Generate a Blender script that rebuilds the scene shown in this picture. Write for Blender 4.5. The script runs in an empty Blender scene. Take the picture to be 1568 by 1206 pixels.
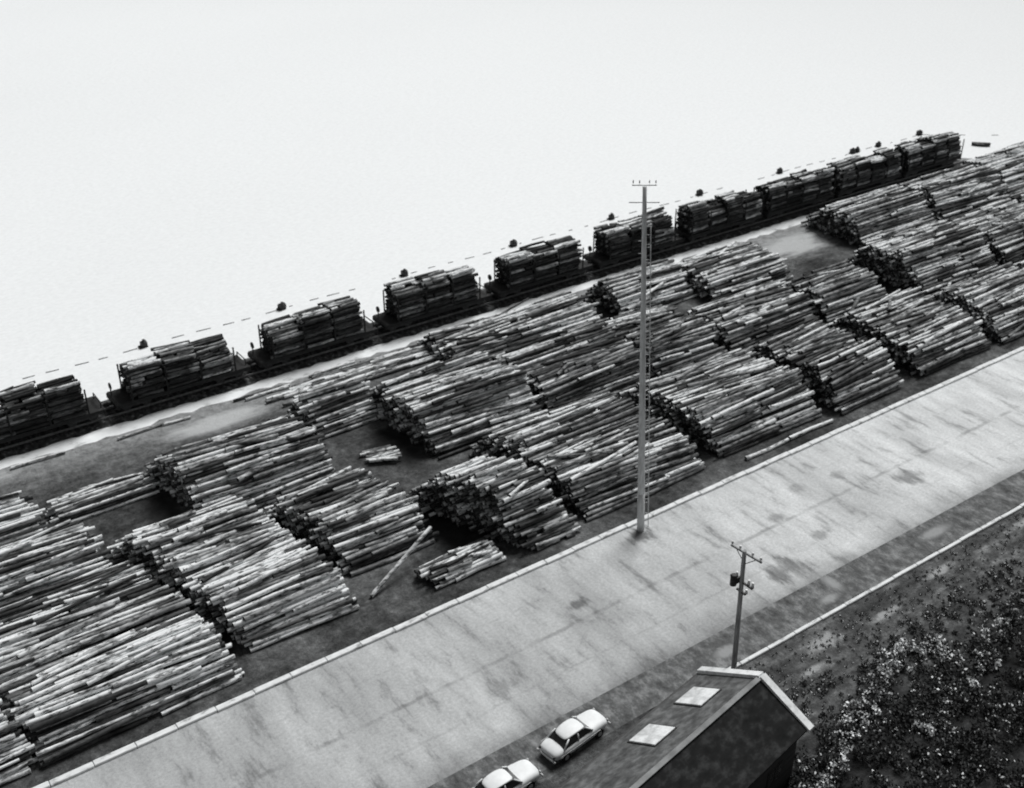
import bpy, bmesh, math, random
import numpy as np
from mathutils import Vector, Matrix
random.seed(7); rng=np.random.default_rng(7)
S=bpy.context.scene
rad=math.radians
# ---------------------------------------------------------------- helpers
def link(o,parent=None):
    S.collection.objects.link(o)
    if parent: o.parent=parent
    return o
def mesh_obj(name,verts,faces,mat=None,parent=None,loc=(0,0,0),smooth=False):
    me=bpy.data.meshes.new(name); me.from_pydata([tuple(v) for v in verts],[],faces); me.update()
    if mat: me.materials.append(mat)
    if smooth: me.polygons.foreach_set('use_smooth',[True]*len(me.polygons))
    o=bpy.data.objects.new(name,me); o.location=loc
    return link(o,parent)
def empty(name,loc=(0,0,0),rz=0):
    e=bpy.data.objects.new(name,None); e.location=loc; e.rotation_euler=(0,0,rz); e.empty_display_size=.5
    return link(e)
class MB:
    """mesh builder: several shaped primitives in one mesh, with material slots"""
    def __init__(s): s.v=[];s.f=[];s.m=[];s.sm=[]
    def box(s,c,d,mi=0,bev=0.0,rot=None):
        x,y,z=[q/2 for q in d]
        b=min(bev,x*.9,y*.9,z*.9)
        if b<=0:
            P=[(-x,-y,-z),(x,-y,-z),(x,y,-z),(-x,y,-z),(-x,-y,z),(x,-y,z),(x,y,z),(-x,y,z)]
            F=[(0,3,2,1),(4,5,6,7),(0,1,5,4),(1,2,6,5),(2,3,7,6),(3,0,4,7)]
        else:
            bm=bmesh.new(); bmesh.ops.create_cube(bm,size=1)
            for v in bm.verts: v.co=Vector((v.co.x*2*x,v.co.y*2*y,v.co.z*2*z))
            bmesh.ops.bevel(bm,geom=bm.edges[:],offset=b,segments=1,affect='EDGES')
            bm.verts.index_update()
            P=[tuple(v.co) for v in bm.verts]; F=[tuple(v.index for v in f.verts) for f in bm.faces]; bm.free()
        n=len(s.v)
        for p in P:
            q=Vector(p)
            if rot is not None: q=rot@q
            s.v.append(q+Vector(c))
        for f in F: s.f.append(tuple(n+i for i in f)); s.m.append(mi); s.sm.append(False)
    def cyl(s,p0,p1,r0,r1=None,k=10,mi=0,cap=True):
        if r1 is None: r1=r0
        p0=Vector(p0);p1=Vector(p1);d=(p1-p0).normalized()
        u=d.orthogonal().normalized();w=d.cross(u)
        n=len(s.v)
        for p,r in((p0,r0),(p1,r1)):
            for i in range(k):
                a=2*math.pi*i/k; s.v.append(p+u*math.cos(a)*r+w*math.sin(a)*r)
        for i in range(k):
            j=(i+1)%k; s.f.append((n+i,n+j,n+k+j,n+k+i)); s.m.append(mi); s.sm.append(True)
        if cap:
            s.f.append(tuple(n+i for i in range(k))[::-1]); s.f.append(tuple(n+k+i for i in range(k)))
            s.m+= [mi,mi]; s.sm+=[False,False]
    def obj(s,name,mats,parent=None,loc=(0,0,0)):
        me=bpy.data.meshes.new(name); me.from_pydata([tuple(v) for v in s.v],[],s.f)
        for m in mats: me.materials.append(m)
        me.polygons.foreach_set('material_index',s.m); me.polygons.foreach_set('use_smooth',s.sm); me.update()
        o=bpy.data.objects.new(name,me); o.location=loc
        return link(o,parent)
def N(t,typ,**k):
    n=t.nodes.new(typ)
    for a,b in k.items(): setattr(n,a,b)
    return n
TINT=(.965,.99,1.0)
def math_(t,op,a,b=None,c=None,clamp=False):
    n=N(t,'ShaderNodeMath',operation=op); n.use_clamp=clamp
    for i,x in enumerate((a,b,c)):
        if x is None: continue
        if isinstance(x,(int,float)): n.inputs[i].default_value=x
        else: t.links.new(x,n.inputs[i])
    return n.outputs[0]
def coords(t,scale=(1,1,1),rot=(0,0,0)):
    tc=N(t,'ShaderNodeTexCoord'); mp=N(t,'ShaderNodeMapping')
    mp.inputs['Scale'].default_value=scale; mp.inputs['Rotation'].default_value=rot
    t.links.new(tc.outputs['Object'],mp.inputs['Vector']); return mp.outputs[0]
def noise(t,vec,scale,detail=5,rough=.6):
    n=N(t,'ShaderNodeTexNoise'); n.inputs['Scale'].default_value=scale; n.inputs['Detail'].default_value=detail
    n.inputs['Roughness'].default_value=rough; t.links.new(vec,n.inputs['Vector']); return n.outputs['Fac']
def ramp(t,fac,stops):
    r=N(t,'ShaderNodeValToRGB'); e=r.color_ramp.elements
    while len(e)<len(stops): e.new(.5)
    for i,(p,v) in enumerate(stops): e[i].position=p; e[i].color=(v,v,v,1)
    t.links.new(fac,r.inputs[0]); return r.outputs[0]
def maprange(t,x,a,b,c=0,d=1,smooth=True):
    n=N(t,'ShaderNodeMapRange'); n.interpolation_type='SMOOTHSTEP' if smooth else 'LINEAR'
    for i,v in enumerate((a,b,c,d)): n.inputs[i+1].default_value=v
    t.links.new(x,n.inputs[0]); return n.outputs[0]
def mixv(t,f,a,b):
    n=N(t,'ShaderNodeMix')
    for i,x in ((0,f),(2,a),(3,b)):
        if isinstance(x,(int,float)): n.inputs[i].default_value=x
        else: t.links.new(x,n.inputs[i])
    return n.outputs[0]
def spot(t,X,Y,px,py,rx,ry,nz,k=1.6):
    dx=math_(t,'DIVIDE',math_(t,'SUBTRACT',X,px),rx); dy=math_(t,'DIVIDE',math_(t,'SUBTRACT',Y,py),ry)
    d=math_(t,'SQRT',math_(t,'ADD',math_(t,'MULTIPLY',dx,dx),math_(t,'MULTIPLY',dy,dy)))
    d=math_(t,'ADD',d,math_(t,'MULTIPLY',math_(t,'SUBTRACT',nz,.5),k))
    return maprange(t,d,.35,1.15,1,0)
def new_mat(name,rough=.85,spec=.2):
    m=bpy.data.materials.new(name); m.use_nodes=True; t=m.node_tree; b=t.nodes['Principled BSDF']
    b.inputs['Roughness'].default_value=rough; b.inputs['Specular IOR Level'].default_value=spec
    return m,t,b
def setcol(t,b,val):
    c=N(t,'ShaderNodeVectorMath',operation='SCALE'); c.inputs[0].default_value=TINT
    t.links.new(val,c.inputs['Scale']); t.links.new(c.outputs[0],b.inputs['Base Color'])
def bump(t,b,h,strength=.5,dist=.05):
    n=N(t,'ShaderNodeBump'); n.inputs['Strength'].default_value=strength; n.inputs['Distance'].default_value=dist
    t.links.new(h,n.inputs['Height']); t.links.new(n.outputs[0],b.inputs['Normal'])
def simple(name,stops,scale=2,detail=4,stretch=(1,1,1),rough=.85,spec=.2,bmp=0,bd=.03):
    m,t,b=new_mat(name,rough,spec); v=coords(t,stretch); n=noise(t,v,scale,min(detail,5))
    setcol(t,b,ramp(t,n,stops))
    if bmp: bump(t,b,n,bmp,bd)
    return m
# ---------------------------------------------------------------- materials
mlog,t,b=new_mat('log_bark',.85,.1)
at=N(t,'ShaderNodeAttribute',attribute_name='tone'); sp=N(t,'ShaderNodeSeparateColor'); t.links.new(at.outputs['Color'],sp.inputs[0])
v=coords(t,(1.5,5,5)); n1=noise(t,v,1.0,3,.75); n2=noise(t,coords(t,(.7,1,1)),.45,2)
bark=ramp(t,n1,[(.38,.10),(.47,.72),(.60,1.25)])
big=ramp(t,n2,[(.36,.42),(.58,1.15)])
side=math_(t,'MULTIPLY',math_(t,'MULTIPLY',sp.outputs[0],bark),big)
side=math_(t,'ADD',math_(t,'MINIMUM',side,.82),.015)
endc=math_(t,'ADD',math_(t,'MULTIPLY',sp.outputs[0],.05),.010)  # log ends nearly black: shade on the pile faces put into the colour
setcol(t,b,mixv(t,sp.outputs[1],side,endc))

mg,t,b=new_mat('ground_soil',.95,.1)
o=coords(t); tc=N(t,'ShaderNodeSeparateXYZ'); t.links.new(o,tc.inputs[0]); X,Y=tc.outputs[0],tc.outputs[1]
nA=noise(t,o,.13,4,.65); nB=noise(t,o,1.3,5,.85); nC=noise(t,coords(t,(.35,1.4,1)),.5,4,.7)
basev=ramp(t,math_(t,'ADD',math_(t,'MULTIPLY',nA,.5),math_(t,'MULTIPLY',nB,.5)),[(.40,.02),(.5,.065),(.58,.13),(.68,.3)])
g1=maprange(t,math_(t,'ADD',Y,math_(t,'MULTIPLY',nC,5)),81.5,88)
g1=math_(t,'MULTIPLY',g1,ramp(t,nB,[(.3,.2),(.6,.9)]))
val=mixv(t,g1,basev,.36)
for q in ((28.5,82,5,1.6),(95.5,81,5.5,3.2),(90,80,4,1.6),(8,84,5,1)):
    val=mixv(t,math_(t,'MULTIPLY',spot(t,X,Y,*q,nC),.85),val,.5)
# shade beside the piles and in their gaps, painted into the soil colour
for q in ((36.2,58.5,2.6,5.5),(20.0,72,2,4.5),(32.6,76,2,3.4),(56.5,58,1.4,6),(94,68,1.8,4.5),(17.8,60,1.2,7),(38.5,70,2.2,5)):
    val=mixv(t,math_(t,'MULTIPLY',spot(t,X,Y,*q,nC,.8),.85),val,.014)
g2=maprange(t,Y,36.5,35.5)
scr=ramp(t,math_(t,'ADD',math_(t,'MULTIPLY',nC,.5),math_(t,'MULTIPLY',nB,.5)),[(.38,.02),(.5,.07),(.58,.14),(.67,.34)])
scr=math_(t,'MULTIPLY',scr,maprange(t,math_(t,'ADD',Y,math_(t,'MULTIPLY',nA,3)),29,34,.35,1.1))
val=mixv(t,g2,val,scr)
for q in ((48.6,34.7,1.7,.7),(54,34.2,1.6,.35),(60.5,35,1.6,.4),(46.2,33.4,1.4,.3),(71,35,3,.4)):
    val=mixv(t,math_(t,'MULTIPLY',spot(t,X,Y,*q,nB,3.2),.75),val,.4)
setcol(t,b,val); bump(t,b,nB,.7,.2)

mr,t,b=new_mat('road_concrete',.9,.15)
o=coords(t); sx=N(t,'ShaderNodeSeparateXYZ'); t.links.new(o,sx.inputs[0]); X,Y=sx.outputs[0],sx.outputs[1]
nL=noise(t,coords(t,(.5,.12,1)),.5,3,.6); nS=noise(t,coords(t,(1.1,.3,1),(0,0,.12)),.8,4,.7); nF=noise(t,o,5,5,.9); nM=noise(t,o,.35,3,.6)
val=ramp(t,nL,[(.3,.42),(.7,.62)])
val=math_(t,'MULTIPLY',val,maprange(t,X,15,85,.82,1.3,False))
val=math_(t,'MULTIPLY',val,ramp(t,nS,[(.3,.48),(.45,.92),(.7,1.12)]))
val=math_(t,'MULTIPLY',val,ramp(t,nF,[(.3,.66),(.7,1.2)]))
wob=math_(t,'ADD',Y,math_(t,'MULTIPLY',nS,.5))
for yy,w,k in ((45.4,.10,.66),(48.6,.05,.9),(42.3,.06,.86)):
    d=math_(t,'ABSOLUTE',math_(t,'SUBTRACT',wob,yy)); kk=maprange(t,nM,.35,.65,k,1.0)
    val=math_(t,'MULTIPLY',val,mixv(t,maprange(t,d,w*.5,w*2.4),kk,1.0))
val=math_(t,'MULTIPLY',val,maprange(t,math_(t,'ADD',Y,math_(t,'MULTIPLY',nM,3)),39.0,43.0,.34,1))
for (px,py,rr,k) in ((38.3,46.5,.7,.45),(68.2,43.7,1.3,.45),(52,41.2,1.5,.5),(46.6,49.9,1.2,.4),(60,47.5,.8,.7),(30,43,1.2,.7),(57,42.6,.8,.6),(56,45.8,.7,.6),(64,47,.7,.7)):
    val=math_(t,'MULTIPLY',val,mixv(t,spot(t,X,Y,px,py,rr*1.2,rr*.8,nS,3.0),1.0,k))
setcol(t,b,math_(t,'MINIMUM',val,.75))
ms,t,b=new_mat('shoulder_asphalt',.95,.1)
o=coords(t); sx=N(t,'ShaderNodeSeparateXYZ'); t.links.new(o,sx.inputs[0]); X,Y=sx.outputs[0],sx.outputs[1]
nB=noise(t,coords(t,(1,.6,1)),1.2,5,.8)
val=ramp(t,nB,[(.34,.05),(.5,.12),(.66,.26)])
for q in ((53.6,38.4,.5,1.0),(52.2,37.4,.9,.4),(64,38,1.6,.5),(43,37.6,1,.5)): val=mixv(t,math_(t,'MULTIPLY',spot(t,X,Y,*q,nB,3),.7),val,.36)
setcol(t,b,val); mshoulder=ms
mkerb=simple('kerb_paint',[(.32,.3),(.44,.66),(.7,.82)],1.6,5,(1,2,1),.8)
mgravel=simple('gravel',[(.32,.42),(.42,.76),(.62,.88)],.9,5,(.6,1,1),.95,.1)
mballast=simple('ballast_stone',[(.35,.02),(.55,.06),(.72,.25)],2.5,5,(1,1,1),.95,.1)
msteel=simple('rail_steel',[(.3,.1),(.7,.25)],3,3,rough=.45,spec=.5)
mcar=simple('rail_car_paint',[(.3,.012),(.6,.024),(.75,.06)],2.2,4,rough=.75)
mwood=simple('weathered_wood',[(.3,.16),(.5,.3),(.7,.46)],2.2,4,(3,3,.5),.9,.1)
msleep=simple('sleeper_wood',[(.3,.03),(.5,.07),(.7,.14)],2.2,4,(3,3,.5),.9,.1)
mwoodp=simple('pole_wood',[(.3,.42),(.5,.58),(.7,.72)],2.2,4,(3,3,.5),.9,.1)
mdark=simple('dark_iron',[(.3,.02),(.7,.06)],3,3,rough=.6)
mpor=simple('porcelain',[(.3,.5),(.7,.7)],3,3,rough=.3,spec=.5)
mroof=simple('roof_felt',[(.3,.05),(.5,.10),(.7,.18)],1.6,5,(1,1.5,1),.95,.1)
mroofd=simple('roof_felt_shaded',[(.3,.012),(.5,.02),(.7,.05)],1.3,5,(1,1.5,1),.95,.05)  # dark copy of the roof felt, with the slope's shade in its colour
mroofn=simple('roof_ridge_cap',[(.3,.16),(.7,.28)],1.5,4)
mfasc=simple('white_trim_paint',[(.3,.5),(.5,.72),(.7,.8)],2.5,4,rough=.6)
mwall=simple('wall_boards',[(.3,.02),(.7,.045)],1.5,4,(.4,.4,6))
mglass=simple('window_glass',[(.3,.02),(.7,.04)],1,2,rough=.2,spec=.5)
mskyl=simple('skylight_panel',[(.35,.45),(.6,.78)],1.6,5,rough=.5)
mwhite=simple('car_white_paint',[(.3,.7),(.7,.82)],1.5,3,rough=.45,spec=.3)
mchr=simple('chrome_trim',[(.3,.35),(.7,.5)],2,2,rough=.3,spec=.7)
mrub=simple('tyre_rubber',[(.3,.015),(.7,.03)],4,3,rough=.9)
mw,t,b=new_mat('lake_water',.7,.2)  # glare off the lake is painted as a pale diffuse colour
o=coords(t); sx=N(t,'ShaderNodeSeparateXYZ'); t.links.new(o,sx.inputs[0])
n1=noise(t,coords(t,(.010,.014,1)),1,2,.6); n2=noise(t,coords(t,(1,1.7,1)),1.6,3,.9)
val=ramp(t,n1,[(.3,.82),(.7,.86)])
val=math_(t,'MULTIPLY',val,ramp(t,n2,[(.3,.88),(.7,1.03)]))
val=math_(t,'MULTIPLY',val,maprange(t,math_(t,'ADD',sx.outputs[0],math_(t,'MULTIPLY',n1,60)),70,380,1.0,.78))
setcol(t,b,val)
mleaf,t,b=new_mat('leaf',.8,.1)
at=N(t,'ShaderNodeAttribute',attribute_name='tone'); sp=N(t,'ShaderNodeSeparateColor'); t.links.new(at.outputs['Color'],sp.inputs[0]); setcol(t,b,sp.outputs[0])

# ---------------------------------------------------------------- ground
def edge(x): return 91.0 if x<134 else (91-4.2*min(1,(x-134)/5))
xs=[-3000,-600,-200,-60]+list(range(-40,134,6))+[134,136,139,145,160,200,400,1000,3000]
rows=[]
for x in xs:
    e=edge(x)+ (random.uniform(-.35,.35) if -50<x<200 else 0)
    rows.append([(x,-3000,0),(x,-200,0),(x,0,0),(x,36,0),(x,60,0),(x,80,0),(x,e,0),(x,e+1.0,-.55),(x,e+3.5,-1.9),(x,200,-4),(x,3500,-8)])
V=[p for r in rows for p in r]; k=len(rows[0]); F=[]
for i in range(len(rows)-1):
    for j in range(k-1): F.append((i*k+j,(i+1)*k+j,(i+1)*k+j+1,i*k+j+1))
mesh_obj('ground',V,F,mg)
mesh_obj('lake_water',[(-3000,86,-.7),(3000,86,-.7),(3000,3500,-.7),(-3000,3500,-.7)],[(0,1,2,3)],mw)
def strip(name,y0,y1,z,mat,x0=-300,x1=900,wob=0,step=3.0):
    n=int((min(x1,220)-max(x0,-60))/step); xx=[x0]+[max(x0,-60)+i*step for i in range(1,n)]+[x1]
    v=[];f=[]
    for x in xx:
        v+=[(x,y0+random.uniform(-wob,wob),z),(x,y1+random.uniform(-wob,wob),z)]
    for i in range(len(xx)-1): f.append((2*i,2*i+2,2*i+3,2*i+1))
    return mesh_obj(name,v,f,mat)
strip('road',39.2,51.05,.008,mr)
strip('road_shoulder',36.5,39.35,.004,mshoulder,wob=.15)
strip('track_verge',86.3,91,.004,mballast,x1=135,wob=.1)
strip('gravel_path',84.9,86.4,.010,mgravel,x1=136,wob=.3,step=.9)
def kerb(name,y,w,h,x0,x1):
    mb=MB(); x=x0
    while x<x1:
        L=2.4; mb.box((x+L/2,y+random.uniform(-.03,.03),h/2-.02),(L-.03,w,h+.04),0,.03); x+=L
    return mb.obj(name,[mkerb])
kerb('kerb',51.25,.42,.16,-40,190)
kerb('kerb',36.3,.26,.14,40.5,190)

# ---------------------------------------------------------------- logs
def logs_mesh(name,P0,P1,R0,R1,T,parent=None,loc=(0,0,0),K=6):
    P0=np.array(P0,float);P1=np.array(P1,float);R0=np.array(R0,float);R1=np.array(R1,float);T=np.array(T,float); n=len(P0)
    loc=np.array(loc,float); P0=P0-loc;P1=P1-loc
    d=P1-P0; L=np.linalg.norm(d,axis=1,keepdims=True); d/=L
    up=np.tile([0,.05,1.],(n,1)); u=np.cross(d,up); u/=np.linalg.norm(u,axis=1,keepdims=True)+1e-9; w=np.cross(u,d)
    ph=rng.uniform(0,6.28,(n,1)); a=np.arange(K)*2*np.pi/K+ph
    ca=np.cos(a)[:,:,None];sa=np.sin(a)[:,:,None]
    circ=u[:,None,:]*ca+w[:,None,:]*sa
    mid=(P0+P1)/2+rng.normal(0,.010,(n,3))*np.minimum(L,8)
    Rm=(R0+R1)/2
    rings=[P0[:,None]+circ*R0[:,None,None], mid[:,None]+circ*Rm[:,None,None]*rng.uniform(.92,1.08,(n,K,1)), P1[:,None]+circ*R1[:,None,None]]
    rings+= [rings[0].copy(),rings[2].copy()]
    V=np.stack(rings,1).reshape(-1,3)
    base=(np.arange(n)*5*K)[:,None]
    i=np.arange(K); j=(i+1)%K
    quads=[]
    for r in (0,1):
        q=np.stack([i+r*K,j+r*K,j+(r+1)*K,i+(r+1)*K],1)
        quads.append((base[:,:,None]+q[None]).reshape(-1,4))
    Q=np.concatenate(quads)[:,::-1]
    c0=(base+(3*K+i)[None]); c1=(base+(4*K+i)[None])[:,::-1]
    C=np.concatenate([c0,c1])
    me=bpy.data.meshes.new(name)
    nq,nc=len(Q),len(C)
    me.vertices.add(len(V)); me.vertices.foreach_set('co',V.ravel())
    me.loops.add(nq*4+nc*K); me.loops.foreach_set('vertex_index',np.concatenate([Q.ravel(),C.ravel()]).astype(np.int32))
    me.polygons.add(nq+nc)
    st=np.concatenate([np.arange(nq)*4,nq*4+np.arange(nc)*K]).astype(np.int32); me.polygons.foreach_set('loop_start',st)
    me.polygons.foreach_set('use_smooth',np.concatenate([np.ones(nq,bool),np.zeros(nc,bool)]))
    me.update(calc_edges=True); me.validate()
    ca=me.color_attributes.new('tone','FLOAT_COLOR','POINT')
    col=np.ones((n,5,K,4)); col[...,0]=T[:,None,None]; col[...,1]=0; col[:,3:,:,1]=1; col[...,2]=rng.uniform(0,1,n)[:,None,None]
    ca.data.foreach_set('color',col.ravel())
    me.materials.append(mlog)
    o=bpy.data.objects.new(name,me); o.location=loc
    return link(o,parent)
def tone(br):
    r=random.random()
    if r<.46*br: return random.uniform(.8,1.3)
    if r<.70: return random.uniform(.22,.5)*min(1.2,br+.1)
    return random.uniform(.04,.12)
def pile_logs(x0,x1,y0,y1,h,skew,br,seg,r=.145,z0=0.0,tops=True,slump=1.0,ej=.3):
    P0=[];P1=[];R0=[];R1=[];T=[]
    def add(xa,xb,y,z,ra,top,yw=None):
        j=1.0 if top else .35
        L=xb-xa
        ya=(random.gauss(0,.018)*j*L) if yw is None else yw
        if top: z+=abs(random.gauss(0,.05))
        t_=random.uniform(.68,.97)
        if random.random()<.5: R0.append(ra);R1.append(ra*t_)
        else: R0.append(ra*t_);R1.append(ra)
        P0.append((xa,y-ya,z));P1.append((xb,y+ya,z+(random.gauss(0,.07) if top else 0)));T.append(tone(br))
    ph=[random.uniform(0,6.28) for _ in range(4)]
    W=x1-x0
    def H(y):
        e=min(y-y0,y1-y)
        hh=h*(.88+.08*math.sin(y*.55+ph[0])+.05*math.sin(y*1.9+ph[1]))
        return min(hh,.35+e*slump)
    dz=r*1.72
    y=y0+r
    fan=0
    while y<y1-r:
        hh=H(y); kk=0
        fan=fan*.87+random.gauss(0,.017)
        while True:
            z=r+kk*dz
            if z>hh: break
            yy=y+(r if kk%2 else 0)
            top=(z+dz>hh); near=(z+2.1*dz>hh)
            sk=-skew*(yy-y0)
            cut=[0,1]
            if seg>=2 and (near or random.random()<.5):
                q=random.random()
                if q<.34: cut=[0,random.uniform(.25,.75),1]
                elif q<.62: cut=[0,random.uniform(.42,.58),1]
                elif q<.80 or seg>=3: cut=[0,random.uniform(.2,.45),random.uniform(.55,.8),1]
            elif near and random.random()<.3: cut=[0,random.uniform(.3,.7),1]
            for a_,b_ in zip(cut[:-1],cut[1:]):
                xa=x0+W*a_+sk; xb=x0+W*b_+sk
                xa+= max(-.8,min(.8,random.gauss(0,ej if a_==0 else .25))); xb+= max(-.8,min(.8,random.gauss(0,ej if b_==1 else .25)))-.04
                add(xa,xb,yy+random.gauss(0,.02),z0+z,r*random.uniform(.75,1.3),top,(fan+random.gauss(0,.018))*(xb-xa)*.5 if near else None)
            kk+=1
        for _ in range(2):
            if tops and random.random()<.24 and hh>.5:
                L=min(W,8)*random.uniform(.25,.95); xc=x0+L/2+(W-L)*random.random()-skew*(y-y0)
                an=random.gauss(0,.08) if random.random()<.9 else random.gauss(0,.3); zt=z0+r+kk*dz-.03
                ra=r*random.uniform(.75,1.3); dx=math.cos(an)*L/2; dy=math.sin(an)*L/2
                P0.append((xc-dx,y-dy,zt+random.uniform(-.04,.10)));P1.append((xc+dx,y+dy,zt+random.uniform(-.04,.10)));R0.append(ra);R1.append(ra*.85);T.append(tone(br*1.1))
        y+=2*r*1.02
    return P0,P1,R0,R1,T
PILES=[ # x0,x1,y0,y1,h,skew,brightness,segments
 (6,17.6,52.6,67,2.6,.18,1.12,2),(-7,5.4,52.6,68,2.6,.18,1.12,2),(4.6,14.8,67.9,73.4,1.7,.15,1.2,2),
 (13.6,20.6,74.6,77.6,.8,.1,.95,1),(1,12.2,74.2,80,1.5,.1,1.2,2),(-14,-1,70,82,2.4,.1,1,2),
 (18.9,26.4,54.4,69.5,3.2,.22,1.15,1),(27.6,34.2,57.6,67.6,3.1,.15,.9,1),(22.2,32.6,68.6,77.6,3.6,.15,.9,2),
 (39.2,43.6,52.5,63.2,4.2,.40,.85,1),(31.6,37,53,55.6,.8,.1,.9,1),
 (44.8,56.2,53.3,65.9,3.0,.15,.66,2),(40.3,50.8,66.5,77.6,3.5,.05,1.05,2),(33.8,39.8,74.5,79.6,3.3,.05,.85,1),
 (51.5,62.3,66.5,76.8,3.0,.05,.68,2),(49.6,66,77.6,84.0,1.9,.05,.85,3),(62.9,70.5,66.0,76.2,2.9,.03,.62,1),
 (58.2,69.7,53.7,65.3,3.2,.05,.8,2),(71.4,79.2,52.8,64.8,3.2,.02,.48,1),(71.6,83,65.8,73.6,2.8,.02,.85,2),
 (68.2,77.4,77,83.3,3.2,.02,1.1,2),(78,88.5,74.6,83,2.3,.02,1.2,2),(83.9,92.4,65.4,72.8,2.7,.02,.75,1),
 (82.2,91.8,53,64.4,3.2,.02,1,2),(93.5,104.6,52.8,62.6,3.2,.02,.9,2),(96,108.2,63.6,74,3.8,0,.95,2),
 (101.2,113.6,75.4,84.4,3.7,0,.9,2),(109.8,121.4,63.8,74,3.4,0,.95,2),(114.8,127.4,75.2,84.6,3.3,0,1.0,2),
 (128.4,142,76,85.4,3.0,0,1.25,2),(106,117,53,62.4,3,0,.95,2),(122.8,136,64,74.5,3,0,1.1,2),(144,158,76,85,3,0,1.1,2),(119,132,53,62.5,3,0,.95,2),
]
for i,(x0,x1,y0,y1,h,sk,br,sg) in enumerate(PILES):
    P=pile_logs(x0,x1,y0,y1,h,sk,br,sg)
    logs_mesh('log_pile',*P,loc=((x0+x1)/2,(y0+y1)/2,0))
def loose(name,items):
    P0=[];P1=[];R=[];T=[]
    for a,b_,r,tn in items: P0.append(a);P1.append(b_);R.append(r);T.append(tn)
    c=np.mean(np.array(P0),0); c[2]=0
    logs_mesh(name,P0,P1,R,[q*.85 for q in R],T,loc=tuple(c),K=9)
loose('leaning_log',[((27.6,54.9,.15),(33.6,57.0,2.0),.15,1.1)])
it=[]
for q in range(10):
    y=68.8+random.uniform(0,2.4); x=35.6+random.uniform(-.4,.8); an=random.gauss(-.3,.15); L=random.uniform(2.2,3.6)
    it.append(((x,y,.15+.02*q),(x+L*math.cos(an),y+L*math.sin(an),.2+.02*q),.14,random.choice((1.0,.9,.25))))
loose('loose_logs',it)
loose('timber_baulk',[((59.8,52.6,.15),(64.6,52.65,.15),.16,1.2),((64.8,52.7,.15),(69.8,52.6,.15),.17,1.2)])
it=[]
for q in range(22):
    x=random.uniform(2,150); y=random.choice((random.uniform(83.8,84.6),random.uniform(65.3,66.2)))
    L=random.uniform(2,5); an=random.gauss(0,.12)
    it.append(((x,y,.13),(x+L*math.cos(an),y+L*math.sin(an)*.6,.14),.12,random.choice((.9,.5,.15))))
loose('stray_logs',it)
it=[]
for q in range(60):
    x=33+q*.32+random.uniform(-.4,.4); y=82.6+random.uniform(-1.7,1.5); L=random.uniform(4,8)
    it.append(((x,y,.14+.1*random.random()),(x+L,y+random.gauss(0,.12),.16),.14,random.choice((1.2,1.0,.2))))
loose('stray_logs',it)

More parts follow.
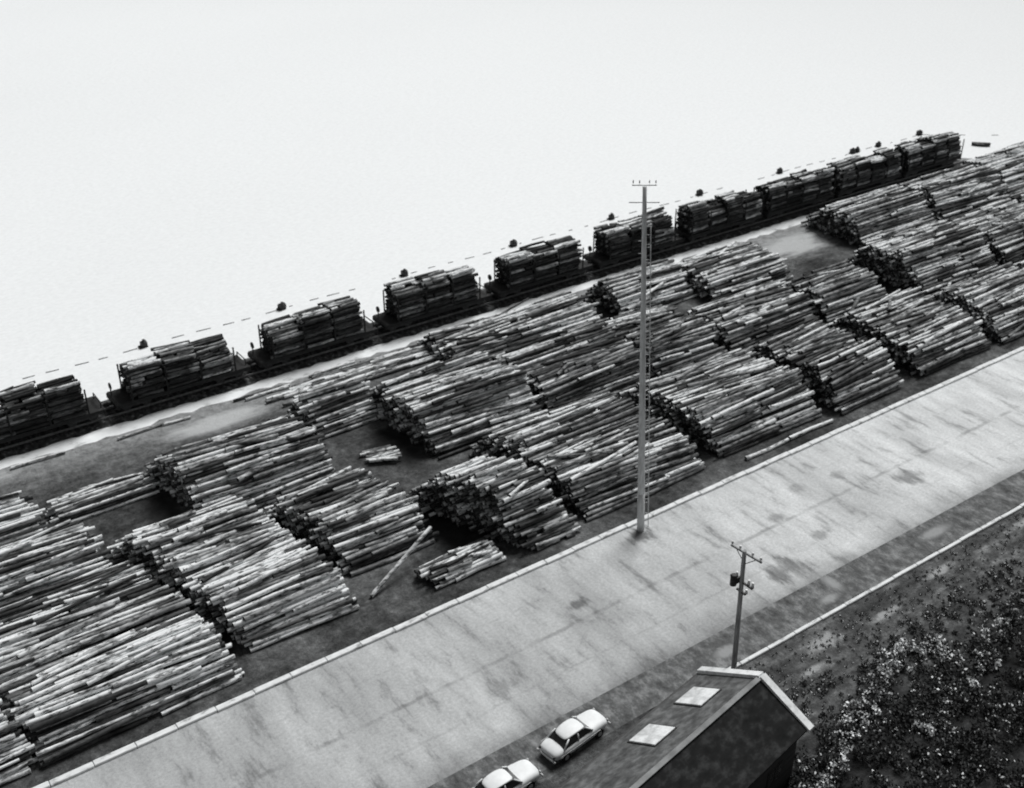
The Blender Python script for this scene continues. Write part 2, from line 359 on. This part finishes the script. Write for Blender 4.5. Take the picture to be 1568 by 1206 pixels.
# ---------------------------------------------------------------- railway
mb=MB()
for y in (87.48,88.92): 
    mb.box((40,y,.33),(190,.07,.10),1); mb.box((40,y,.25),(190,.14,.05),1)
x=-55
while x<135:
    mb.box((x,88.2,.15),(.24,2.6,.16),0,.02); x+=.62
mb.obj('rail_track',[msleep,msteel])
v=[];f=[]
xx=[-55+i*2 for i in range(96)]
for x in xx: v+=[(x,86.45,.012),(x,86.9,.17),(x,89.5,.17),(x,90.2,.006)]
for i in range(len(xx)-1):
    for j in range(3): f.append((4*i+j,4*i+4+j,4*i+5+j,4*i+1+j))
mesh_obj('track_ballast',v,f,mballast)
ZR=.38
def railcar(x0,x1,full):
    """x0..x1 coupler to coupler"""
    c=(x0+x1)/2; L=x1-x0
    e=empty('pulpwood_rail_car',(c,88.2,ZR))
    hb=L/2-.55
    mb=MB()
    mb.box((0,0,1.02),(2*hb,2.75,.14),0,.02)
    for s in(-1,1): mb.box((0,s*1.28,.84),(2*hb,.14,.22),0,.02)
    mb.box((0,0,.72),(2*hb-.3,.5,.4),0,.03)
    for s in(-1,1):
        mb.box((s*hb,0,.82),(.2,2.7,.42),0,.03)
        mb.box((s*(hb+.3),0,.68),(.5,.22,.24),0,.03)
        mb.cyl((s*(hb+.45),0,.5),(s*(hb+.45),0,.86),.13,k=8)
        bx=s*(hb-1.7)
        for w in(-.85,.85):
            for yy in(-.72,.72): mb.cyl((bx+w,yy-.07,.42),(bx+w,yy+.07,.42),.42,k=16,mi=1)
            mb.cyl((bx+w,-.95,.42),(bx+w,.95,.42),.07,k=8,mi=1)
        for yy in(-.98,.98):
            mb.box((bx,yy,.5),(2.2,.14,.2),1,.04); mb.box((bx,yy,.62),(.7,.16,.34),1,.04)
        mb.box((bx,0,.6),(.4,1.9,.22),1,.03)
    mb.cyl((-hb+.15,.6,1.05),(-hb+.15,.6,2.0),.05,k=6); mb.cyl((-hb+.1,.6,1.95),(-hb+.2,.6,1.95),.3,k=12)
    mb.cyl((hb-.12,-.9,1.05),(hb-.12,-.9,1.6),.05,k=6); mb.cyl((hb-.12,.9,1.05),(hb-.12,.9,1.6),.05,k=6); mb.cyl((hb-.12,-.9,1.6),(hb-.12,.9,1.6),.05,k=6)
    hl=(hb-.15) if full else (hb-1.3)
    ns=4 if not full else 5
    for i in range(ns):
        xx=-hl-.03+i*(2*hl+.06)/(ns-1)
        for s in(-1,1): mb.box((xx,s*1.38,2.2),(.13,.1,2.3),0,.02)
    mb.obj('body',[mcar,mdark],e)
    nb=ns-1; P=([],[],[],[],[])
    for i in range(nb):
        xa=-hl+i*2*hl/nb+.08; xb=xa+2*hl/nb-.16
        hh=random.uniform(2.7,3.1)
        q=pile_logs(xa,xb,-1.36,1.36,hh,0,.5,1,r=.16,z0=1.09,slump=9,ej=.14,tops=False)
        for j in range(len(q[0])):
            z=q[0][j][2]; q[4][j]= tone(1.2) if z>1.09+hh*.84 else q[4][j]*.42  # sunlit top and shaded sides of the load painted into the log tones
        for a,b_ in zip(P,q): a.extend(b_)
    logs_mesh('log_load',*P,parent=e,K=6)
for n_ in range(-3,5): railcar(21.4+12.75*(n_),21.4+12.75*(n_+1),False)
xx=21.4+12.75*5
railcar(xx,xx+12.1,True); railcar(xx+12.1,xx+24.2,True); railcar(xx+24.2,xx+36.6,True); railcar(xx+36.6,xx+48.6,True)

# ---------------------------------------------------------------- boom
zl=-.7; mb=MB()
pts=[(0.3+14.2*i,100.1) for i in range(-3,11)]
ends=pts+[(152,93.0)]
for a,b_ in zip(ends[:-1],ends[1:]):
    L=math.dist(a,b_); n=max(1,int(L/2.2))
    for i in range(n):
        if random.random()<.12: continue
        t0=i/n+random.uniform(.02,.06);t1=(i+1)/n-random.uniform(.03,.09)
        p=lambda t:(a[0]+(b_[0]-a[0])*t,a[1]+(b_[1]-a[1])*t+math.sin(t*6.28)*.14,zl+.02)
        mb.cyl(p(t0),p(t1),.05,.04,k=6,mi=1)
for (x,y) in pts+[(129,100.1),(133.3,100.0)]:
    j=random.uniform(-.1,.1); s=random.uniform(.85,1.1)
    mb.cyl((x-.28*s,y+j,zl+.3),(x+.28*s,y-j,zl+.3),.34*s,.32*s,k=12); mb.cyl((x,y,zl),(x+.03,y,zl+.72),.2,.15,k=8)
    mb.box((x-.1,y,zl+.05),(.85,.6,.16),0,.05)
mb.obj('log_boom',[mdark,msleep])
st=[(-1.2,.35,.38),(-.6,.5,.36),(.2,.52,.38),(.8,.36,.44),(1.25,.03,.55)]
v=[];f=[]
for (x,w,h) in st: v+=[(x,-w,h),(x,-w*.75,.05),(x,0,0),(x,w*.75,.05),(x,w,h),(x,w*.85,h-.02),(x,0,.12),(x,-w*.85,h-.02)]
for i in range(len(st)-1):
    for j in range(8): f.append((8*i+j,8*i+(j+1)%8,8*i+8+(j+1)%8,8*i+8+j))
f+=[tuple(range(8))[::-1],tuple(32+i for i in range(8))]
b1=empty('rowboat',(145.2,92.0,zl-.05),-.9)
mesh_obj('hull',v,f,mdark,b1)
mb=MB(); mb.box((-.5,0,.3),(.2,.85,.04)); mb.box((.3,0,.3),(.2,.85,.04)); mb.obj('seats',[mdark],b1)

# ---------------------------------------------------------------- poles
def pole(name,base,height,lean,r0,r1,arms,steps,armdir,mat,thin=1.0):
    e=empty(name,base)
    top=Vector((lean[0],lean[1],height))
    P=lambda z: top*(z/height)
    mb=MB(); k=8
    for i in range(k): mb.cyl(P(height*i/k)-Vector((0,0,.3 if i==0 else 0)),P(height*(i+1)/k),r0+(r1-r0)*i/k,r0+(r1-r0)*(i+1)/k,k=12,cap=(i in(0,k-1)))
    mb.obj('shaft',[mat],e)
    a=Vector(armdir).normalized(); side=Vector((-a.y,a.x,0)); mb=MB()
    for (z,L) in arms:
        c=P(z)+side*(r1+.06); ang=math.atan2(a.y,a.x); R=Matrix.Rotation(ang,3,'Z')
        mb.box(c,(L,.1*thin,.12*thin),0,.01,R)
        for s in(-1,1):
            if thin>.9: mb.cyl(c+a*s*L*.32-Vector((0,0,.05)),P(z-.7)+side*r1,.025,k=5,mi=1)
            elif z<height-.5: continue
            for q in(.46,.2):
                p=c+a*s*L*q; mb.cyl(p,p+Vector((0,0,.2)),.012,k=5,mi=1 if thin>.9 else 0); mb.cyl(p+Vector((0,0,.16)),p+Vector((0,0,.32)),.08*thin,.05*thin,k=8,mi=(2 if thin>.9 else 1))
    mb.obj('crossarms',[mat,mdark,mpor],e)
    if steps:
        mb=MB(); z=2.4; s=1
        while z<height-1.5:
            r=r0+(r1-r0)*z/height; p=P(z); mb.cyl(p+a*s*r*.6,p+a*s*(r+.2),.02,k=5); s=-s; z+=.42
        q=None; z=.3
        while z<height-1.5:
            r=r0+(r1-r0)*z/height; p=P(z)+a*(r+.26); 
            if q is not None: mb.cyl(q,p,.03,k=5)
            mb.cyl(P(z)+a*r*.7,p,.02,k=5); q=p; z+=1.2
        mb.obj('steps_and_conduit',[mwoodp],e)
    return e,P
R_=(.8153,-.579,0)
pole('tall_utility_pole',(47.05,50.35,0),25.7,(-.95,.65),.27,.13,[(25.7,1.5),(24.6,1.9)],True,R_,mwoodp,.5)
e,P=pole('utility_pole',(41.6,35.6,0),9.7,(-.2,.12),.17,.12,[(9.4,2.2)],False,(.1,-1,0),mwood)
mb=MB(); p=P(7.6)
mb.cyl(p+Vector((-.36,.3,-.35)),p+Vector((-.36,.3,.3)),.2,k=14); mb.cyl(p+Vector((-.36,.3,.3)),p+Vector((-.36,.3,.38)),.22,.15,k=14)
mb.box(p+Vector((-.18,.14,0)),(.3,.1,.4),0)
mb.box(p+Vector((0,-.1,-.1)),(.12,1.5,.1),0,.01)
for yy in(-.75,-.45,.5): mb.cyl(p+Vector((.1,yy,-.1)),p+Vector((.1,yy,.25)),.1,.06,k=8,mi=1)
mb.box(p+Vector((0,-.05,-.8)),(.14,.7,.1),0,.01); mb.cyl(p+Vector((.1,-.35,-.8)),p+Vector((.1,-.35,-.5)),.09,.06,k=8,mi=1)
mb.obj('transformer',[mdark,mpor],e)

# ---------------------------------------------------------------- shed
B=empty('gable_roof_shed',(38.15,30.7,0),rad(10))
yl,yr=3.6,-2.6; zel=3.6; zer=4.2; zr=5.5; Lb=24
v=[(0,yr,0),(0,yl,0),(0,yl,zel-.02),(0,0.2,zr-.14),(0,yr,zer-.02),(-Lb,yr,0),(-Lb,yl,0),(-Lb,yl,zel-.02),(-Lb,.2,zr-.14),(-Lb,yr,zer-.02)]
mesh_obj('walls',v,[(0,1,2,3,4),(5,9,8,7,6),(0,4,9,5),(1,6,7,2)],mwall,B)
def slope(name,ye,ze,mat):
    s=1 if ye>0 else -1; oh=.4; dz=(zr-ze)/abs(ye-.2)*oh
    a=[(.3,.2,zr),(.3,ye+s*oh,ze-dz),(-Lb-.3,ye+s*oh,ze-dz),(-Lb-.3,.2,zr)]
    vv=a+[(x,y,z-.1) for x,y,z in a]
    ff=[(0,1,2,3),(7,6,5,4),(0,4,5,1),(1,5,6,2),(2,6,7,3)]
    if s>0: ff=[q[::-1] for q in ff]
    return mesh_obj(name,vv,[tuple(q) for q in ff],mat,B)
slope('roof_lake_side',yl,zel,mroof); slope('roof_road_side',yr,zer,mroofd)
def board(name,a,b_,w,h,mat):
    a=Vector(a);b_=Vector(b_); d=b_-a; M=d.to_track_quat('X','Z').to_matrix()
    mb=MB(); mb.box((a+b_)/2,(d.length,w,h),0,.01,M); return mb.obj(name,[mat],B)
for xx in(.36,-Lb-.36):
    board('barge_board',(xx,.2,zr+.05),(xx,yl+.48,zel-.18),.46,.28,mfasc)
    board('barge_board',(xx,.2,zr+.05),(xx,yr-.48,zer-.26),.46,.28,mfasc)
board('ridge_cap',(.15,.2,zr+.04),(-Lb-.15,.2,zr+.04),.3,.06,mroofn)
board('gutter',(.15,yl+.46,zel-.3),(-Lb-.15,yl+.46,zel-.3),.14,.12,mdark)
sl=math.atan2(zr-zel,yl-.2)
for xc in(-2.2,-6.1,-14.5,-18.4):
    y=2.45; z=zr-(y-.2)*math.tan(sl)
    mb=MB(); R=Matrix.Rotation(-sl,3,'X'); mb.box((0,0,.05),(1.7,1.9,.1),0,.02,R); mb.box((0,0,.03),(1.85,2.05,.06),1,.01,R)
    mb.obj('skylight',[mskyl,mdark],B,(xc,y,z))
mb=MB()
for xc in range(-22,-1,4):
    for yy in(yl+.01,yr-.01):
        mb.box((xc,yy,2.1),(1.3,.06,1.1),0); mb.box((xc,yy+math.copysign(.03,yy),2.1),(1.12,.05,.92),1); mb.box((xc,yy+math.copysign(.06,yy),2.1),(.05,.04,.92),0)
mb.box((.01,-.2,2.2),(.06,1.5,1.2),0); mb.box((.04,-.2,2.2),(.05,1.3,1.0),1); mb.box((.03,1.9,1.05),(.06,1.1,2.1),0); mb.box((.05,1.9,1.04),(.06,.95,2.0),2)
mb.obj('windows_and_door',[mwall,mglass,mdark],B)

# ---------------------------------------------------------------- cars
def sedan(loc,rz,sc):
    e=empty('parked_car',loc,rz); e.scale=(sc,sc,sc)
    st=[(-2.5,.62,.42,.72),(-2.38,.8,.34,.86),(-1.9,.9,.28,.96),(-1.2,.93,.26,1.0),(0,.94,.26,1.0),(.9,.93,.26,1.0),(1.5,.9,.27,1.0),(2.15,.86,.3,.95),(2.42,.74,.36,.84),(2.5,.6,.42,.74)]
    v=[];f=[];n=12
    for x,w,b_,t_ in st:
        ring=[(-w*.8,b_),(-w,b_+.14),(-w*1.0,(b_+t_)/2),(-w*.96,t_-.1),(-w*.72,t_-.0),(-w*.3,t_+.03),(w*.3,t_+.03),(w*.72,t_),(w*.96,t_-.1),(w,(b_+t_)/2),(w,b_+.14),(w*.8,b_)]
        v+=[(x,y,z) for y,z in ring]
    for i in range(len(st)-1):
        for j in range(n): f.append((n*i+j,n*i+(j+1)%n,n*i+n+(j+1)%n,n*i+n+j))
    f+=[tuple(range(n))[::-1],tuple(n*(len(st)-1)+i for i in range(n))]
    o=mesh_obj('body',v,f,mwhite,e,smooth=True); m=o.modifiers.new('s','SUBSURF'); m.levels=m.render_levels=1
    v=[(-1.65,-.78,.97),(.95,-.78,.97),(.95,.78,.97),(-1.65,.78,.97),(-1.12,-.62,1.44),(.38,-.62,1.44),(.38,.62,1.44),(-1.12,.62,1.44)]
    mesh_obj('windows',v,[(4,5,6,7),(0,1,5,4),(1,2,6,5),(2,3,7,6),(3,0,4,7)],mglass,e)
    mb=MB()
    V_=[Vector(q) for q in v]
    for i in range(4): mb.cyl(V_[i],V_[i+4],.06,.055,k=6)
    for s in(-1,1): mb.cyl((-.35,s*.79,.97),(-.35,s*.635,1.44),.05,k=6)
    mb.obj('pillars',[mwhite],e)
    ro=[(-1.38,.5,1.38),(-1.15,.66,1.49),(-.4,.72,1.57),(.25,.68,1.52),(.5,.54,1.41)]
    v=[];f=[]
    for x,w,z in ro: v+=[(x,-w,z-.06),(x,-w*.9,z-.01),(x,0,z+.03),(x,w*.9,z-.01),(x,w,z-.06),(x,0,z-.08)]
    for i in range(4):
        for j in range(6): f.append((6*i+j,6*i+(j+1)%6,6*i+6+(j+1)%6,6*i+6+j))
    f+=[tuple(range(6))[::-1],tuple(24+i for i in range(6))]
    o=mesh_obj('roof',v,f,mwhite,e,smooth=True); m=o.modifiers.new('s','SUBSURF'); m.levels=m.render_levels=1
    mb=MB()
    for s in(-1,1):
        for x in(-1.55,1.5):
            mb.cyl((x,s*.72,.33),(x,s*.93,.33),.34,k=20); mb.cyl((x,s*.93,.33),(x,s*.95,.33),.18,k=14,mi=1)
        mb.cyl((2.4,s*.62,.72),(2.53,s*.62,.72),.11,k=12,mi=1); mb.cyl((-2.52,s*.66,.7),(-2.42,s*.66,.7),.08,k=10,mi=2)
    mb.box((2.56,0,.47),(.12,1.75,.15),1,.04); mb.box((-2.56,0,.47),(.12,1.75,.15),1,.04); mb.box((2.5,0,.66),(.06,.9,.14),2,.01)
    mb.box((-.3,-.955,.72),(3.6,.02,.04),1); mb.box((-.3,.955,.72),(3.6,.02,.04),1)
    mb.obj('wheels_and_trim',[mrub,mchr,mdark],e)
sedan((30.75,37.25,.004),rad(7),.86); sedan((25.35,36.55,.004),rad(3),.86)

# ---------------------------------------------------------------- scrub
def thicket(name,spots,light,smin=.05,smax=.13,dens=260,hz=1.0):
    v=[];f=[];c=[]
    for (x,y,r) in spots:
        nl=int(dens*r)
        tb=random.uniform(.6,1.2)
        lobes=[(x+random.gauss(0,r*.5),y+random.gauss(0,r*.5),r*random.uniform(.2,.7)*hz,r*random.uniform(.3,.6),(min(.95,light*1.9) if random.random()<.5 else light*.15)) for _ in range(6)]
        for q in range(nl):
            lx,ly,lz,lr,ll=random.choice(lobes)
            d=Vector((random.gauss(0,1),random.gauss(0,1),random.gauss(0,1))).normalized()*lr*random.uniform(.5,1.12)
            p=Vector((lx,ly,lz))+d
            if p.z<.02: p.z=random.uniform(.02,.2)
            s=random.uniform(smin,smax); a=Vector((random.gauss(0,1),random.gauss(0,1),random.gauss(0,.6))).normalized(); b_=a.orthogonal().normalized()
            b_=(b_+a.cross(b_)*random.uniform(-1,1)).normalized()
            n=len(v); v+=[p-a*s-b_*s*.3,p+b_*s*-.6,p+a*s,p+b_*s*.6]; f.append((n,n+1,n+2,n+3))
            top=d.z/lr
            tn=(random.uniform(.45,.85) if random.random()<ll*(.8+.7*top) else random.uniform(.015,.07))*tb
            c+=[(tn,0,0,1)]*4
        for q in range(3):
            n=len(v); ax=x+random.gauss(0,.08); ay=y+random.gauss(0,.08); l=random.choice(lobes)
            v+=[(ax-.02,ay,0),(ax+.02,ay,0),(l[0]+.01,l[1],l[2]),(l[0]-.01,l[1],l[2])]; f.append((n,n+1,n+2,n+3)); c+=[(.05,0,0,1)]*4
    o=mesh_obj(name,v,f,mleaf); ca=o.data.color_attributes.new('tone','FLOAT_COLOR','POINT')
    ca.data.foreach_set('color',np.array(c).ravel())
def along(pts,n,w,r0,r1):
    out=[]
    for _ in range(n):
        i=random.randrange(len(pts)-1); t_=random.random(); a,b_=pts[i],pts[i+1]
        out.append((a[0]+(b_[0]-a[0])*t_+random.gauss(0,w),a[1]+(b_[1]-a[1])*t_+random.gauss(0,w),random.uniform(r0,r1)))
    return out
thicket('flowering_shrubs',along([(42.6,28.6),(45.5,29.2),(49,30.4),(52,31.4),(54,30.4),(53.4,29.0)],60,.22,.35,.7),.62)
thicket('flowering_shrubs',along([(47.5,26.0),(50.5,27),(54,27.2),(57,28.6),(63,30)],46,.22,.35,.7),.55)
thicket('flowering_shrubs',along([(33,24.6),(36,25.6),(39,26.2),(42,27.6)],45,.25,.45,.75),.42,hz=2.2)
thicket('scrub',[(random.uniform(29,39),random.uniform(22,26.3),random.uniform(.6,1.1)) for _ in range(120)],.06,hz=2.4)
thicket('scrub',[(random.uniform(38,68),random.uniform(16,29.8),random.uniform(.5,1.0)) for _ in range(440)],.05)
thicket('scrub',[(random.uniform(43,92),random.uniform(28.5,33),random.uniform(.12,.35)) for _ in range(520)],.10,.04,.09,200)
thicket('roadside_grass',[(random.uniform(42,92),random.uniform(31.5,35.9),random.uniform(.05,.12)) for _ in range(1000)],.2,.03,.06,160)

# ---------------------------------------------------------------- light, camera
el,az=rad(52),rad(30)
d=Vector((math.cos(el)*math.cos(az),math.cos(el)*math.sin(az),math.sin(el)))
L=bpy.data.lights.new('sun','SUN'); L.energy=3.5; L.angle=rad(24); L.color=(1,.997,.99)
so=bpy.data.objects.new('sun',L); so.rotation_euler=d.to_track_quat('Z','Y').to_euler(); so.location=d*200; link(so)
W=bpy.data.worlds.new('World'); S.world=W; W.use_nodes=True; t=W.node_tree
bg=t.nodes['Background']; sk=N(t,'ShaderNodeTexSky',sky_type='NISHITA'); sk.sun_disc=False; sk.sun_elevation=el; sk.sun_rotation=math.pi/2-az
bw=N(t,'ShaderNodeRGBToBW'); t.links.new(sk.outputs[0],bw.inputs[0]); t.links.new(bw.outputs[0],bg.inputs[0]); bg.inputs[1].default_value=.08
cam=bpy.data.cameras.new('camera'); cam.sensor_width=36; cam.lens=41.33; cam.clip_end=6000; cam.clip_start=.5
cam.dof.use_dof=True; cam.dof.focus_distance=28; cam.dof.aperture_fstop=.8
co=bpy.data.objects.new('camera',cam); co.location=(0,0,50); co.rotation_euler=(rad(60.39),0,rad(-35.38)); link(co)
S.camera=co
S.view_settings.view_transform='Standard'; S.view_settings.look='None'; S.view_settings.exposure=0
